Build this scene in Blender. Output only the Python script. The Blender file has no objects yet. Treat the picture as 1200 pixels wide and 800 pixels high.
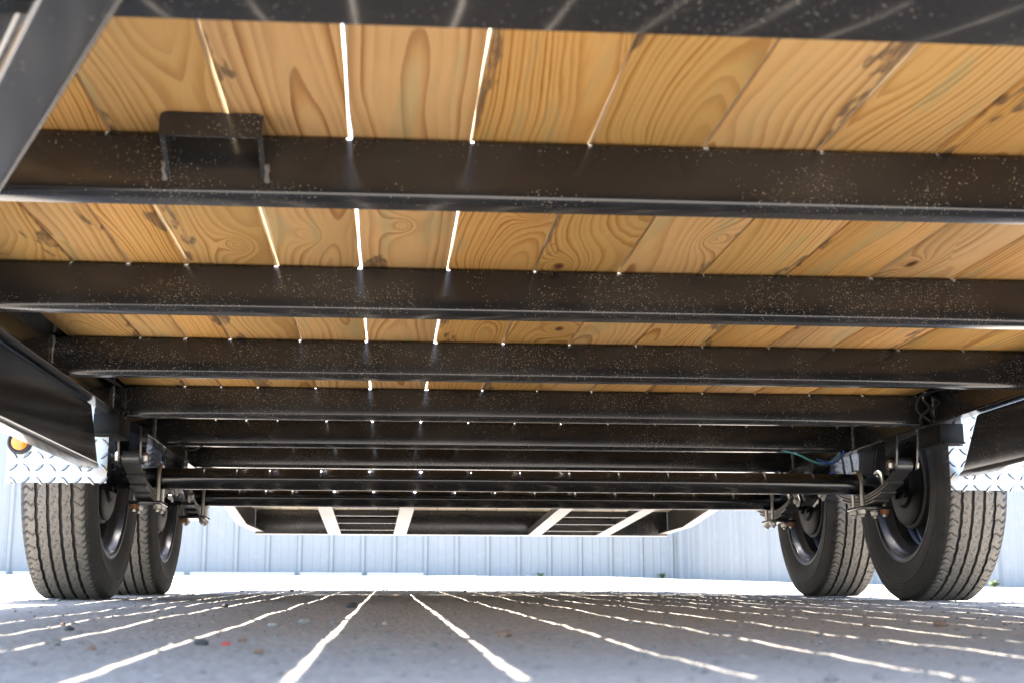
import bpy, bmesh, math, random
import numpy as np
from mathutils import Vector, Matrix, noise as mnoise
random.seed(7)
PI = math.pi
scene = bpy.context.scene
COL = scene.collection

# ------------------------------------------------------------------ camera
TILT = 0.0211          # the trailer's nose stands a little high: its deck falls away to the rear
HC = 0.0616            # camera height above the ground
F_PX, YAW, PITCH, ROLL = 1524.6, 0.0710, 0.2002, 0.0019
def tworld(v):         # trailer coordinates (camera at the origin, deck level) -> world
    x, y, z = v
    c, s = math.cos(TILT), math.sin(TILT)
    return Vector((x, y*c + z*s, -y*s + z*c + HC))
def trot(v): return tworld(v) - Vector((0, 0, HC))
fwd = Vector((math.sin(YAW)*math.cos(PITCH), math.cos(YAW)*math.cos(PITCH), math.sin(PITCH)))
right = Vector((math.cos(YAW), -math.sin(YAW), 0))
up = right.cross(fwd)
r2 = math.cos(ROLL)*right + math.sin(ROLL)*up
u2 = -math.sin(ROLL)*right + math.cos(ROLL)*up
r2, u2, f2 = trot(r2), trot(u2), trot(fwd)
cam_d = bpy.data.cameras.new('camera'); cam = bpy.data.objects.new('camera', cam_d); COL.objects.link(cam)
m = Matrix.Identity(4)
for i in range(3):
    m[i][0] = r2[i]; m[i][1] = u2[i]; m[i][2] = -f2[i]
m[2][3] = HC
cam.matrix_world = m
cam_d.sensor_width = 36.0; cam_d.sensor_fit = 'HORIZONTAL'
cam_d.lens = F_PX/1200*36.0
cam_d.shift_x = (600-565)/1200; cam_d.shift_y = 0.0
cam_d.clip_start = 0.02; cam_d.clip_end = 2000
cam_d.dof.use_dof = True; cam_d.dof.focus_distance = 3.3; cam_d.dof.aperture_fstop = 9.5
scene.camera = cam

# ------------------------------------------------------------------ sky, sun, exposure
to_sun = trot(Vector((0.012, 0.17, 1.0))).normalized()
SUN_EL = math.asin(to_sun.z); SUN_AZ = math.atan2(to_sun.x, to_sun.y)
world = bpy.data.worlds.new('World'); scene.world = world; world.use_nodes = True
wn = world.node_tree.nodes; wl = world.node_tree.links
bg = wn['Background']; bg.inputs['Strength'].default_value = 0.13
sky = wn.new('ShaderNodeTexSky'); sky.sky_type = 'NISHITA'; sky.sun_disc = False
sky.sun_elevation = SUN_EL; sky.sun_rotation = SUN_AZ; sky.altitude = 100; sky.air_density = 1.0; sky.dust_density = 1.5
wl.new(sky.outputs['Color'], bg.inputs['Color'])
sun_d = bpy.data.lights.new('sun', 'SUN'); sun = bpy.data.objects.new('sun', sun_d); COL.objects.link(sun)
sun_d.energy = 4.5; sun_d.angle = math.radians(0.53); sun_d.color = (1.0, 0.95, 0.88)
sun.rotation_euler = to_sun.to_track_quat('Z', 'Y').to_euler(); sun.location = (0, 0, 20)
scene.view_settings.view_transform = 'Standard'; scene.view_settings.look = 'None'
scene.view_settings.gamma = 1.0; scene.view_settings.use_curve_mapping = False
scene.view_settings.exposure = 3.32
scene.render.engine = 'CYCLES'
scene.cycles.max_bounces = 7; scene.cycles.diffuse_bounces = 4; scene.cycles.glossy_bounces = 3

# ------------------------------------------------------------------ materials
class NT:
    def __init__(s, name):
        s.m = bpy.data.materials.new(name); s.m.use_nodes = True
        s.n = s.m.node_tree.nodes; s.l = s.m.node_tree.links
        s.p = s.n['Principled BSDF']
    def node(s, t, **kw):
        n = s.n.new(t)
        for k, v in kw.items(): setattr(n, k, v)
        return n
    def link(s, a, b): s.l.new(a, b)
    def setin(s, sock, v):
        if hasattr(v, 'is_output') or hasattr(v, 'links'): s.l.new(v, sock)
        else: sock.default_value = v
    def math(s, op, a, b=0.0, c=0.0, clamp=False):
        n = s.n.new('ShaderNodeMath'); n.operation = op; n.use_clamp = clamp
        s.setin(n.inputs[0], a); s.setin(n.inputs[1], b); s.setin(n.inputs[2], c)
        return n.outputs[0]
    def vec(s, op, a, b):
        n = s.n.new('ShaderNodeVectorMath'); n.operation = op
        s.setin(n.inputs[0], a); s.setin(n.inputs[1], b)
        return n.outputs[0]
    def comb(s, x, y, z):
        n = s.n.new('ShaderNodeCombineXYZ')
        for i, v in enumerate((x, y, z)): s.setin(n.inputs[i], v)
        return n.outputs[0]
    def noise(s, vec, scale, detail=3, rough=0.5, dist=0.0, col=False):
        n = s.n.new('ShaderNodeTexNoise'); n.inputs['Scale'].default_value = scale
        n.inputs['Detail'].default_value = detail; n.inputs['Roughness'].default_value = rough
        n.inputs['Distortion'].default_value = dist
        s.l.new(vec, n.inputs['Vector'])
        return n.outputs['Color' if col else 'Fac']
    def voro(s, vec, scale, out='Distance', feature='F1', rand=1.0, dim='3D'):
        n = s.n.new('ShaderNodeTexVoronoi'); n.feature = feature; n.voronoi_dimensions = dim
        n.inputs['Scale'].default_value = scale; n.inputs['Randomness'].default_value = rand
        s.l.new(vec, n.inputs['Vector'])
        return n.outputs[out]
    def ramp(s, fac, stops, interp='LINEAR'):
        n = s.n.new('ShaderNodeValToRGB'); n.color_ramp.interpolation = interp
        e = n.color_ramp.elements
        while len(e) < len(stops): e.new(0.5)
        for el, (p, c) in zip(e, stops):
            el.position = p; el.color = c if len(c) == 4 else (*c, 1)
        s.l.new(fac, n.inputs['Fac'])
        return n.outputs['Color']
    def mix(s, fac, a, b, mode='MIX'):
        n = s.n.new('ShaderNodeMix'); n.data_type = 'RGBA'; n.blend_type = mode
        s.setin(n.inputs[0], fac); s.setin(n.inputs[6], a); s.setin(n.inputs[7], b)
        return n.outputs[2]
    def sstep(s, v, a, b):
        n = s.n.new('ShaderNodeMapRange'); n.interpolation_type = 'SMOOTHSTEP'
        s.l.new(v, n.inputs['Value']); n.inputs['From Min'].default_value = a; n.inputs['From Max'].default_value = b
        return n.outputs['Result']
    def bump(s, h, strength=0.3, dist=0.01):
        n = s.n.new('ShaderNodeBump'); n.inputs['Strength'].default_value = strength; n.inputs['Distance'].default_value = dist
        s.l.new(h, n.inputs['Height']); s.l.new(n.outputs['Normal'], s.p.inputs['Normal'])
    def obj(s): return s.node('ShaderNodeTexCoord').outputs['Object']
    def pos(s): return s.node('ShaderNodeNewGeometry').outputs['Position']
    def rnd(s): return s.node('ShaderNodeObjectInfo').outputs['Random']
    def set(s, **kw):
        for k, v in kw.items():
            s.setin(s.p.inputs[k.replace('_', ' ')], v)
def rgb(*c): return (*c, 1)
M = {}
# black gloss paint, with dust and overspray specks
def paint(name, base, rough, specks, dust):
    t = NT(name); P = t.pos()
    n1 = t.noise(P, 3.5, 2, 0.6); n3 = t.noise(P, 6.5, 2, 0.6)
    v1 = t.node('ShaderNodeTexVoronoi'); v1.inputs['Scale'].default_value = 400; t.link(P, v1.inputs['Vector'])
    sep = t.node('ShaderNodeSeparateColor'); t.link(v1.outputs['Color'], sep.inputs[0])
    siz = t.math('ADD', 0.13, t.math('MULTIPLY', t.math('POWER', sep.outputs[0], 3.0), 0.30))
    clump = t.sstep(n3, 0.40, 0.68)
    keep = t.math('LESS_THAN', sep.outputs[1], t.math('MULTIPLY', t.math('ADD', clump, 0.06), specks))
    dot = t.math('MULTIPLY', t.math('LESS_THAN', v1.outputs['Distance'], siz), keep)
    film = t.math('MULTIPLY', t.sstep(n1, 0.35, 0.75), dust)
    c = t.mix(film, rgb(*base), rgb(0.19, 0.175, 0.15))
    scol = t.mix(sep.outputs[2], rgb(0.17, 0.13, 0.075), rgb(0.27, 0.25, 0.22))
    c = t.mix(dot, c, scol)
    t.set(Base_Color=c, Roughness=t.math('ADD', t.math('MULTIPLY', n3, 0.10), rough-0.05))
    t.p.inputs['Specular IOR Level'].default_value = 0.62
    t.bump(t.math('ADD', dot, t.math('MULTIPLY', n3, 2.0)), 0.12, 0.002)
    return t.m
M['paint'] = paint('black_paint', (0.012, 0.013, 0.015), 0.15, 0.8, 0.12)
M['paint_clean'] = paint('black_paint_plain', (0.011, 0.011, 0.012), 0.15, 0.25, 0.05)
M['paint_satin'] = paint('black_paint_satin', (0.015, 0.016, 0.018), 0.17, 0.25, 0.10)
M['gloss'] = paint('black_paint_gloss', (0.012, 0.0125, 0.0135), 0.075, 0.5, 0.04)
M['ramp'] = paint('black_paint_worn', (0.014, 0.014, 0.014), 0.34, 0.3, 0.25)
M['rim'] = paint('black_rim_paint', (0.010, 0.010, 0.011), 0.30, 0.2, 0.06)
# pine boards
def pine():
    t = NT('pine_board'); O = t.obj(); R = t.rnd()
    sep = t.node('ShaderNodeSeparateXYZ'); t.link(O, sep.inputs[0])
    x, y, z = sep.outputs
    wn_ = t.node('ShaderNodeTexWhiteNoise'); wn_.noise_dimensions = '1D'; t.link(R, wn_.inputs['W'])
    ws = t.node('ShaderNodeSeparateColor'); t.link(wn_.outputs['Color'], ws.inputs[0])
    ra, rb, rc = ws.outputs
    ry = t.math('MULTIPLY', R, 61.0)
    V1 = t.comb(t.math('MULTIPLY', x, 1.2), t.math('ADD', t.math('MULTIPLY', y, 0.62), ry), t.math('MULTIPLY', ra, 40))
    w1 = t.noise(V1, 1.7, 2, 0.45, col=True)
    s1 = t.node('ShaderNodeSeparateColor'); t.link(w1, s1.inputs[0])
    V2 = t.comb(t.math('MULTIPLY', x, 4.0), t.math('ADD', t.math('MULTIPLY', y, 0.55), ry), t.math('MULTIPLY', rb, 40))
    w2 = t.noise(V2, 5.5, 2, 0.5)
    # knots
    V3 = t.comb(t.math('ADD', t.math('MULTIPLY', x, 1.9), t.math('MULTIPLY', rc, 30)), t.math('ADD', t.math('MULTIPLY', y, 0.8), ry), 0.0)
    kd = t.voro(V3, 2.3, dim='2D'); kc = t.voro(V3, 2.3, 'Color', dim='2D')
    ks = t.node('ShaderNodeSeparateColor'); t.link(kc, ks.inputs[0])
    has = t.math('GREATER_THAN', ks.outputs[0], 0.42)
    swell = t.math('MULTIPLY', has, t.math('POWER', 2.718, t.math('MULTIPLY', kd, -11.0)))
    cx = t.math('MULTIPLY', t.math('SUBTRACT', ra, 0.5), 0.17)
    cz = t.math('ADD', 0.012, t.math('MULTIPLY', rb, 0.05))
    dx = t.math('MULTIPLY', t.math('SUBTRACT', s1.outputs[0], 0.5), 0.11)
    dz = t.math('MULTIPLY', t.math('SUBTRACT', s1.outputs[1], 0.5), 0.15)
    X = t.math('ADD', t.math('ADD', x, cx), dx)
    Z = t.math('ADD', t.math('ADD', z, cz), dz)
    r = t.math('SQRT', t.math('ADD', t.math('MULTIPLY', X, X), t.math('ADD', 0.00008, t.math('MULTIPLY', Z, Z))))
    r = t.math('ADD', r, t.math('MULTIPLY', t.math('SUBTRACT', w2, 0.5), 0.010))
    r = t.math('ADD', r, t.math('MULTIPLY', swell, 0.075))
    VF = t.comb(t.math('MULTIPLY', x, 60), t.math('ADD', t.math('MULTIPLY', y, 4), ry), z)
    fib = t.noise(VF, 3.0, 4, 0.6)
    r = t.math('ADD', r, t.math('MULTIPLY', t.math('SUBTRACT', fib, 0.5), 0.0022))
    rn_ = t.noise(t.comb(0.0, 0.0, t.math('ADD', t.math('MULTIPLY', r, 34.0), t.math('MULTIPLY', ra, 20))), 1.0, 2)
    r = t.math('ADD', r, t.math('MULTIPLY', t.math('SUBTRACT', rn_, 0.5), 0.022))     # uneven ring widths
    ph = t.math('MULTIPLY', r, t.math('ADD', 80, t.math('MULTIPLY', rc, 110)))
    fr = t.math('FRACT', ph)
    ridx = t.node('ShaderNodeTexWhiteNoise'); ridx.noise_dimensions = '1D'; t.link(t.math('FLOOR', ph), ridx.inputs['W'])
    wood = t.ramp(fr, [(0.0, (0.74, 0.47, 0.20)), (0.38, (0.71, 0.44, 0.175)), (0.60, (0.55, 0.285, 0.085)), (0.76, (0.36, 0.16, 0.042)), (0.94, (0.29, 0.115, 0.028)), (1.0, (0.68, 0.41, 0.165))])
    soft = t.noise(t.comb(t.math('MULTIPLY', x, 3), t.math('ADD', y, ry), rb), 3.0, 2)
    plain = rgb(0.69, 0.42, 0.170)
    wood = t.mix(t.math('ADD', t.math('MULTIPLY', t.sstep(ridx.outputs['Value'], 0.15, 0.85), 0.66), t.math('MULTIPLY', t.sstep(soft, 0.40, 0.70), 0.32)), wood, plain)
    wood = t.mix(t.math('MULTIPLY', t.math('SUBTRACT', fib, 0.35), 0.45, clamp=True), wood, rgb(0.38, 0.20, 0.075))
    tone = t.noise(t.comb(x, t.math('ADD', y, ry), rc), 2.2, 2)
    wood = t.mix(t.math('MULTIPLY', t.sstep(tone, 0.42, 0.75), 0.35), wood, rgb(0.54, 0.37, 0.13))
    wood = t.mix(t.math('MULTIPLY', rb, 0.30), wood, rgb(0.50, 0.24, 0.085))
    hsv = t.node('ShaderNodeHueSaturation'); t.link(wood, hsv.inputs['Color'])
    t.link(t.math('ADD', 0.90, t.math('MULTIPLY', ra, 0.22)), hsv.inputs['Value']); t.link(t.math('ADD', 0.97, t.math('MULTIPLY', rc, 0.14)), hsv.inputs['Saturation']); t.link(t.math('ADD', 0.494, t.math('MULTIPLY', rb, 0.012)), hsv.inputs['Hue'])
    wood = hsv.outputs['Color']
    # green treatment tint in places
    gr = t.noise(t.comb(t.math('MULTIPLY', x, 9), t.math('ADD', y, ry), ra), 3.0, 3)
    wood = t.mix(t.math('MULTIPLY', t.sstep(gr, 0.57, 0.70), 0.32), wood, rgb(0.30, 0.34, 0.18))
    # knot hearts
    khd = t.math('ADD', kd, t.math('MULTIPLY', t.math('SUBTRACT', fib, 0.5), 0.03))
    heart = t.math('MULTIPLY', t.math('MULTIPLY', has, t.math('GREATER_THAN', ks.outputs[1], 0.45)), t.math('SUBTRACT', 1.0, t.sstep(khd, 0.026, 0.05)))
    wood = t.mix(heart, wood, t.mix(t.sstep(khd, 0.005, 0.03), rgb(0.06, 0.025, 0.012), rgb(0.20, 0.085, 0.03)))
    # bark and mould along some edges
    ax = t.math('ABSOLUTE', x)
    side = t.math('GREATER_THAN', t.math('MULTIPLY', x, t.math('SUBTRACT', ra, 0.5)), 0.0)
    en = t.noise(t.comb(t.math('MULTIPLY', x, 3), t.math('ADD', t.math('MULTIPLY', y, 0.6), ry), rb), 3.6, 4, 0.62)
    lim = t.math('SUBTRACT', 0.082, t.math('MULTIPLY', t.sstep(en, 0.46, 0.72), 0.062))
    em = t.sstep(t.math('SUBTRACT', ax, lim), -0.003, 0.006)
    em = t.math('MULTIPLY', t.math('MULTIPLY', em, side), t.sstep(t.noise(t.comb(t.math('MULTIPLY', x, 110), t.math('MULTIPLY', y, 16), ry), 1.0, 4, 0.7), 0.26, 0.58))
    wood = t.mix(t.math('MULTIPLY', em, 0.85), wood, t.mix(fib, rgb(0.045, 0.032, 0.024), rgb(0.22, 0.13, 0.07)))
    wood = t.mix(t.math('MULTIPLY', t.sstep(z, 0.003, 0.006), 0.8), wood, rgb(0.80, 0.72, 0.57))   # board sides painted pale to stand for sunlight in the gaps
    t.set(Base_Color=wood, Roughness=0.72)
    t.p.inputs['Specular IOR Level'].default_value = 0.25
    t.bump(t.math('ADD', fib, t.math('MULTIPLY', fr, 0.25)), 0.25, 0.002)
    return t.m
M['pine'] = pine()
def rubber():
    t = NT('tyre_rubber'); O = t.obj(); P = O
    sep = t.node('ShaderNodeSeparateXYZ'); t.link(O, sep.inputs[0])
    rad = t.math('SQRT', t.math('ADD', t.math('MULTIPLY', sep.outputs[1], sep.outputs[1]), t.math('MULTIPLY', sep.outputs[2], sep.outputs[2])))
    tread = t.sstep(rad, 0.3385, 0.3415)             # dust sits on the running surface, not in the grooves
    n = t.noise(P, 18, 5, 0.65); n2 = t.noise(P, 160, 3, 0.6)
    c = t.mix(t.math('MULTIPLY', t.sstep(n, 0.3, 0.8), 0.35), rgb(0.020, 0.020, 0.020), rgb(0.075, 0.066, 0.056))
    dusty = t.mix(t.sstep(n2, 0.3, 0.75), rgb(0.135, 0.118, 0.098), rgb(0.235, 0.21, 0.175))
    c = t.mix(t.math('MULTIPLY', tread, t.math('ADD', 0.62, t.math('MULTIPLY', n, 0.4)), clamp=True), c, dusty)
    t.set(Base_Color=c, Roughness=0.68)
    rings = t.math('MULTIPLY', t.math('SINE', t.math('MULTIPLY', rad, 1100.0)), t.math('MULTIPLY', t.math('SUBTRACT', 1.0, tread), 0.5))
    t.bump(t.math('ADD', t.math('ADD', n2, n), rings), 0.3, 0.002)
    return t.m
M['rubber'] = rubber()
def plain(name, col, rough, metal=0.0, var=0.3, nscale=30, bump=0.15):
    t = NT(name); P = t.pos()
    n = t.noise(P, nscale, 4, 0.6)
    c = t.mix(t.math('MULTIPLY', n, var), rgb(*col), rgb(*[k*0.45 for k in col]))
    t.set(Base_Color=c, Roughness=t.math('ADD', rough-0.08, t.math('MULTIPLY', n, 0.16)), Metallic=metal)
    t.bump(n, bump, 0.002)
    if name == 'dull_black': t.p.inputs['Specular IOR Level'].default_value = 0.12
    return t.m
M['zinc'] = plain('zinc_steel', (0.55, 0.53, 0.48), 0.38, 0.9)
M['rust'] = plain('rusty_nut', (0.34, 0.15, 0.06), 0.7, 0.2, 0.6, 90)
M['spring'] = plain('spring_steel', (0.10, 0.10, 0.10), 0.30, 0.6, 0.4)
M['spring_edge'] = plain('worn_spring_edge', (0.42, 0.40, 0.37), 0.35, 0.8, 0.5, 60)
M['drum'] = plain('drum_steel', (0.07, 0.065, 0.06), 0.45, 0.3, 0.5)
M['dull'] = plain('dull_black', (0.009, 0.009, 0.009), 0.5, 0.0, 0.4)
M['weld'] = plain('weld_bead', (0.24, 0.23, 0.21), 0.35, 0.3, 0.6, 120)
M['alu'] = plain('tread_plate_aluminium', (0.37, 0.375, 0.38), 0.36, 1.0, 0.2, 12, 0.05)
M['grommet'] = plain('rubber_grommet', (0.015, 0.015, 0.016), 0.5)
def amber():
    t = NT('amber_lens'); t.set(Base_Color=rgb(0.85, 0.26, 0.015), Roughness=0.18)
    t.p.inputs['Transmission Weight'].default_value = 0.15
    t.p.inputs['Coat Weight'].default_value = 0.5
    return t.m
M['amber'] = amber()
M['wire_blue'] = plain('blue_wire', (0.03, 0.08, 0.42), 0.4, 0, 0.2)
M['wire_teal'] = plain('teal_wire', (0.10, 0.36, 0.40), 0.4, 0, 0.2)
M['wire_black'] = plain('black_wire', (0.012, 0.012, 0.013), 0.45, 0, 0.2)
def fence_mat():
    t = NT('painted_sheet_steel'); P = t.pos()
    sep = t.node('ShaderNodeSeparateXYZ'); t.link(P, sep.inputs[0])
    n = t.noise(t.comb(t.math('MULTIPLY', sep.outputs[0], 5), t.math('MULTIPLY', sep.outputs[1], 5), t.math('MULTIPLY', sep.outputs[2], 0.7)), 1.6, 4, 0.6)
    c = t.mix(t.math('MULTIPLY', n, 0.5), rgb(0.212, 0.227, 0.230), rgb(0.192, 0.205, 0.208))
    dirt = t.math('MULTIPLY', t.sstep(t.noise(P, 9, 4, 0.7), 0.5, 0.75), 0.18)
    c = t.mix(dirt, c, rgb(0.36, 0.34, 0.30))
    t.set(Base_Color=c, Roughness=0.45)
    return t.m
M['fence'] = fence_mat()
def ground_mat():
    t = NT('packed_ground'); P = t.pos()
    n1 = t.noise(P, 1.3, 4, 0.6); n2 = t.noise(P, 22, 5, 0.65); n3 = t.noise(P, 130, 4, 0.6)
    v = t.voro(P, 95); vc = t.voro(P, 95, 'Color')
    sep = t.node('ShaderNodeSeparateColor'); t.link(vc, sep.inputs[0])
    c = t.mix(n2, rgb(0.25, 0.223, 0.192), rgb(0.375, 0.336, 0.291))
    stone = t.mix(sep.outputs[0], rgb(0.18, 0.16, 0.14), rgb(0.48, 0.435, 0.375))
    c = t.mix(t.math('MULTIPLY', t.math('LESS_THAN', v, 0.40), t.math('GREATER_THAN', sep.outputs[1], 0.45)), c, stone)
    c = t.mix(t.math('MULTIPLY', t.sstep(n1, 0.4, 0.7), 0.4), c, rgb(0.39, 0.35, 0.30))
    c = t.mix(t.math('MULTIPLY', t.sstep(n3, 0.62, 0.8), 0.6), c, rgb(0.08, 0.072, 0.064))
    t.set(Base_Color=c, Roughness=0.9)
    t.p.inputs['Specular IOR Level'].default_value = 0.2
    t.bump(t.math('ADD', t.math('MULTIPLY', v, -0.5), n3), 0.9, 0.008)
    return t.m
M['ground'] = ground_mat()
def stone_mat(name, a, b):
    t = NT(name); P = t.pos(); R = t.rnd()
    n = t.noise(P, 70, 4, 0.6)
    t.set(Base_Color=t.mix(n, rgb(*a), rgb(*b)), Roughness=0.85); t.bump(n, 0.4, 0.003)
    return t.m
M['gravel'] = stone_mat('gravel_stone', (0.08, 0.075, 0.068), (0.26, 0.235, 0.20))
M['stone_dark'] = stone_mat('dark_stone', (0.028, 0.026, 0.025), (0.07, 0.064, 0.06))
M['stone_pale'] = stone_mat('pale_stone', (0.20, 0.185, 0.165), (0.34, 0.31, 0.28))
M['stone_red'] = stone_mat('red_chip', (0.42, 0.04, 0.03), (0.55, 0.09, 0.06))
M['stone_brown'] = stone_mat('brown_stone', (0.14, 0.08, 0.05), (0.27, 0.17, 0.11))
M['kerb'] = stone_mat('pale_concrete', (0.42, 0.37, 0.31), (0.58, 0.52, 0.44))
M['leaf'] = stone_mat('weed_leaf', (0.05, 0.075, 0.02), (0.10, 0.13, 0.045))
M['straw'] = stone_mat('dry_stalk', (0.20, 0.15, 0.09), (0.34, 0.27, 0.17))

# ------------------------------------------------------------------ mesh building
class MB:
    def __init__(s): s.v = []; s.f = []
    def add(s, vs, fs):
        o = len(s.v); s.v += [tuple(v) for v in vs]; s.f += [tuple(i+o for i in f) for f in fs]; return s
    def box(s, x0, x1, y0, y1, z0, z1, c=0.0):
        if c <= 0:
            v = [(x, y, z) for z in (z0, z1) for y in (y0, y1) for x in (x0, x1)]
            return s.add(v, [(0,2,3,1),(4,5,7,6),(0,1,5,4),(2,6,7,3),(0,4,6,2),(1,3,7,5)])
        bm = bmesh.new()
        bmesh.ops.create_cube(bm, size=1)
        for v in bm.verts: v.co = Vector(((x0+x1)/2+v.co.x*(x1-x0), (y0+y1)/2+v.co.y*(y1-y0), (z0+z1)/2+v.co.z*(z1-z0)))
        bmesh.ops.bevel(bm, geom=bm.edges[:], offset=c, segments=2, affect='EDGES', profile=0.5)
        s.bm(bm); return s
    def bm(s, bm):
        bm.verts.index_update()
        s.add([v.co[:] for v in bm.verts], [[v.index for v in f.verts] for f in bm.faces]); bm.free(); return s
    def prism(s, prof, a, b, fn):
        """prof: closed 2D outline; fn(u, v, t) -> point; t goes a..b"""
        n = len(prof)
        vs = [fn(u, w, a) for u, w in prof] + [fn(u, w, b) for u, w in prof]
        fs = [(i, (i+1) % n, n+(i+1) % n, n+i) for i in range(n)] + [tuple(range(n-1, -1, -1)), tuple(range(n, 2*n))]
        return s.add(vs, fs)
    def sweep(s, rings):
        n = len(rings[0]); vs = [p for r in rings for p in r]; fs = []
        for k in range(len(rings)-1):
            for i in range(n):
                fs.append((k*n+i, k*n+(i+1) % n, (k+1)*n+(i+1) % n, (k+1)*n+i))
        fs.append(tuple(range(n-1, -1, -1))); fs.append(tuple(range((len(rings)-1)*n, len(rings)*n)))
        return s.add(vs, fs)
    def tube(s, pts, r, seg=10, cap=True):
        pts = [Vector(p) for p in pts]; rings = []
        t0 = (pts[1]-pts[0]).normalized()
        nrm = t0.orthogonal().normalized()
        for i, p in enumerate(pts):
            if i == 0: t = pts[1]-pts[0]
            elif i == len(pts)-1: t = pts[-1]-pts[-2]
            else: t = (pts[i+1]-pts[i]).normalized() + (pts[i]-pts[i-1]).normalized()
            t.normalize()
            nrm = (nrm - t*nrm.dot(t)).normalized(); bn = t.cross(nrm)
            rr = r[i] if isinstance(r, (list, tuple)) else r
            rings.append([p + (nrm*math.cos(a)+bn*math.sin(a))*rr for a in [2*PI*k/seg for k in range(seg)]])
        return s.sweep(rings)
    def lathe(s, prof, seg=48, axis='X', origin=(0,0,0), closed=False):
        """prof: (a, r) along the axis"""
        n = len(prof); vs = []; fs = []
        for i in range(seg):
            th = 2*PI*i/seg; c, sn = math.cos(th), math.sin(th)
            for a, r in prof:
                p = {'X': (a, r*c, r*sn), 'Y': (r*c, a, r*sn), 'Z': (r*c, r*sn, a)}[axis]
                vs.append((p[0]+origin[0], p[1]+origin[1], p[2]+origin[2]))
        for i in range(seg):
            j = (i+1) % seg
            for k in range(n if closed else n-1):
                fs.append((i*n+k, i*n+(k+1) % n, j*n+(k+1) % n, j*n+k))
        return s.add(vs, fs)
    def hexbolt(s, p, r, h, axis):
        p = Vector(p); ax = Vector(axis); u = ax.orthogonal().normalized(); w = ax.cross(u)
        a = [p + (u*math.cos(k*PI/3)+w*math.sin(k*PI/3))*r for k in range(6)]
        b = [q + ax*h*0.8 for q in a]; c = [p + ax*h + (u*math.cos(k*PI/3)+w*math.sin(k*PI/3))*r*0.8 for k in range(6)]
        return s.sweep([a, b, c])
    def mesh(s, name, mat, sharp=35):
        me = bpy.data.meshes.new(name); me.from_pydata(s.v, [], s.f); me.materials.append(mat)
        bm = bmesh.new(); bm.from_mesh(me); bmesh.ops.recalc_face_normals(bm, faces=bm.faces[:])
        lim = math.radians(sharp)
        for f in bm.faces: f.smooth = True
        for e in bm.edges:
            if len(e.link_faces) != 2 or e.calc_face_angle(0) > lim: e.smooth = False
        bm.to_mesh(me); bm.free(); me.update()
        return me
    def build(s, name, mat, parent=None, loc=None, sharp=35):
        return put(name, s.mesh(name, mat, sharp), parent, loc)
def put(name, me, parent=None, loc=None, rot=None):
    o = bpy.data.objects.new(name, me); COL.objects.link(o)
    if parent is not None: o.parent = parent
    if parent is TR:
        o.location = Vector(loc or (0, 0, 0)) - ORG
    elif loc: o.location = loc
    if rot: o.rotation_euler = rot
    return o
def tag(o, label=None, cat=None, group=None, kind=None):
    if label: o['label'] = label
    if cat: o['category'] = cat
    if group: o['group'] = group
    if kind: o['kind'] = kind
    return o
def arc(cx, cy, r, a0, a1, n=4): return [(cx+r*math.cos(a0+(a1-a0)*i/n), cy+r*math.sin(a0+(a1-a0)*i/n)) for i in range(n+1)]
def cprof(h, w, t, r=0.008):
    """C section: web at u 0..t, flanges reach u = w, v 0..h, rounded back corners"""
    ri = max(r-t, 0.001); e = 0.0012
    p = arc(r, r, r, PI, 1.5*PI) + [(w-e, 0), (w, e), (w, t-e), (w-e, t)]
    p += arc(t+ri, t+ri, ri, 1.5*PI, PI) + arc(t+ri, h-t-ri, ri, PI, PI/2)
    p += [(w-e, h-t), (w, h-t+e), (w, h-e), (w-e, h)] + arc(r, h-r, r, PI/2, PI)
    return p
def cyl(mb, p0, p1, r, seg=14): return mb.tube([p0, p1], r, seg)

# ------------------------------------------------------------------ ground
def gheight(x, y):
    rise = 0.0
    if y > 6.2:
        tgt = 0.075 - 0.070*min(1.0, max(0.0, (x-2.0)/2.6))
        u = min(1.0, (y-6.2)/6.3); rise = tgt*u
    n = mnoise.noise(Vector((x*0.9, y*0.9, 3.1)))*0.004 + mnoise.noise(Vector((x*4, y*3, 1.7)))*0.0028
    near = 1.0 if -3 < x < 5 and -0.5 < y < 7 else 0.0
    if near: n += mnoise.noise(Vector((x*17, y*13, 8.0)))*0.0016 + abs(mnoise.noise(Vector((x*45, y*38, 2.0))))*0.0011
    return rise + n - 0.002
def axis_pts(segs):
    out = []
    for a, b, d in segs:
        n = max(1, int(round((b-a)/d))); out += [a+(b-a)*i/n for i in range(n)]
    return out + [segs[-1][1]]
TR = None; ORG = Vector((0, 0, 0))
gx = axis_pts([(-400, -60, 40), (-60, -8, 6), (-8, -2.2, 0.25), (-2.2, 3.6, 0.016), (3.6, 9, 0.25), (9, 60, 6), (60, 400, 40)])
gy = axis_pts([(-400, -60, 40), (-60, -6, 6), (-6, 0.3, 0.25), (0.3, 2.4, 0.014), (2.4, 6.4, 0.026), (6.4, 14, 0.15), (14, 60, 5), (60, 400, 40)])
nx, ny = len(gx), len(gy)
gv = [(x, y, gheight(x, y)) for y in gy for x in gx]
gf = [(j*nx+i, j*nx+i+1, (j+1)*nx+i+1, (j+1)*nx+i) for j in range(ny-1) for i in range(nx-1)]
gme = bpy.data.meshes.new('ground'); gme.from_pydata(gv, [], gf); gme.materials.append(M['ground'])
gme.polygons.foreach_set('use_smooth', [True]*len(gf)); gme.update()
ground = bpy.data.objects.new('ground', gme); COL.objects.link(ground); tag(ground, kind='structure')

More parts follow.
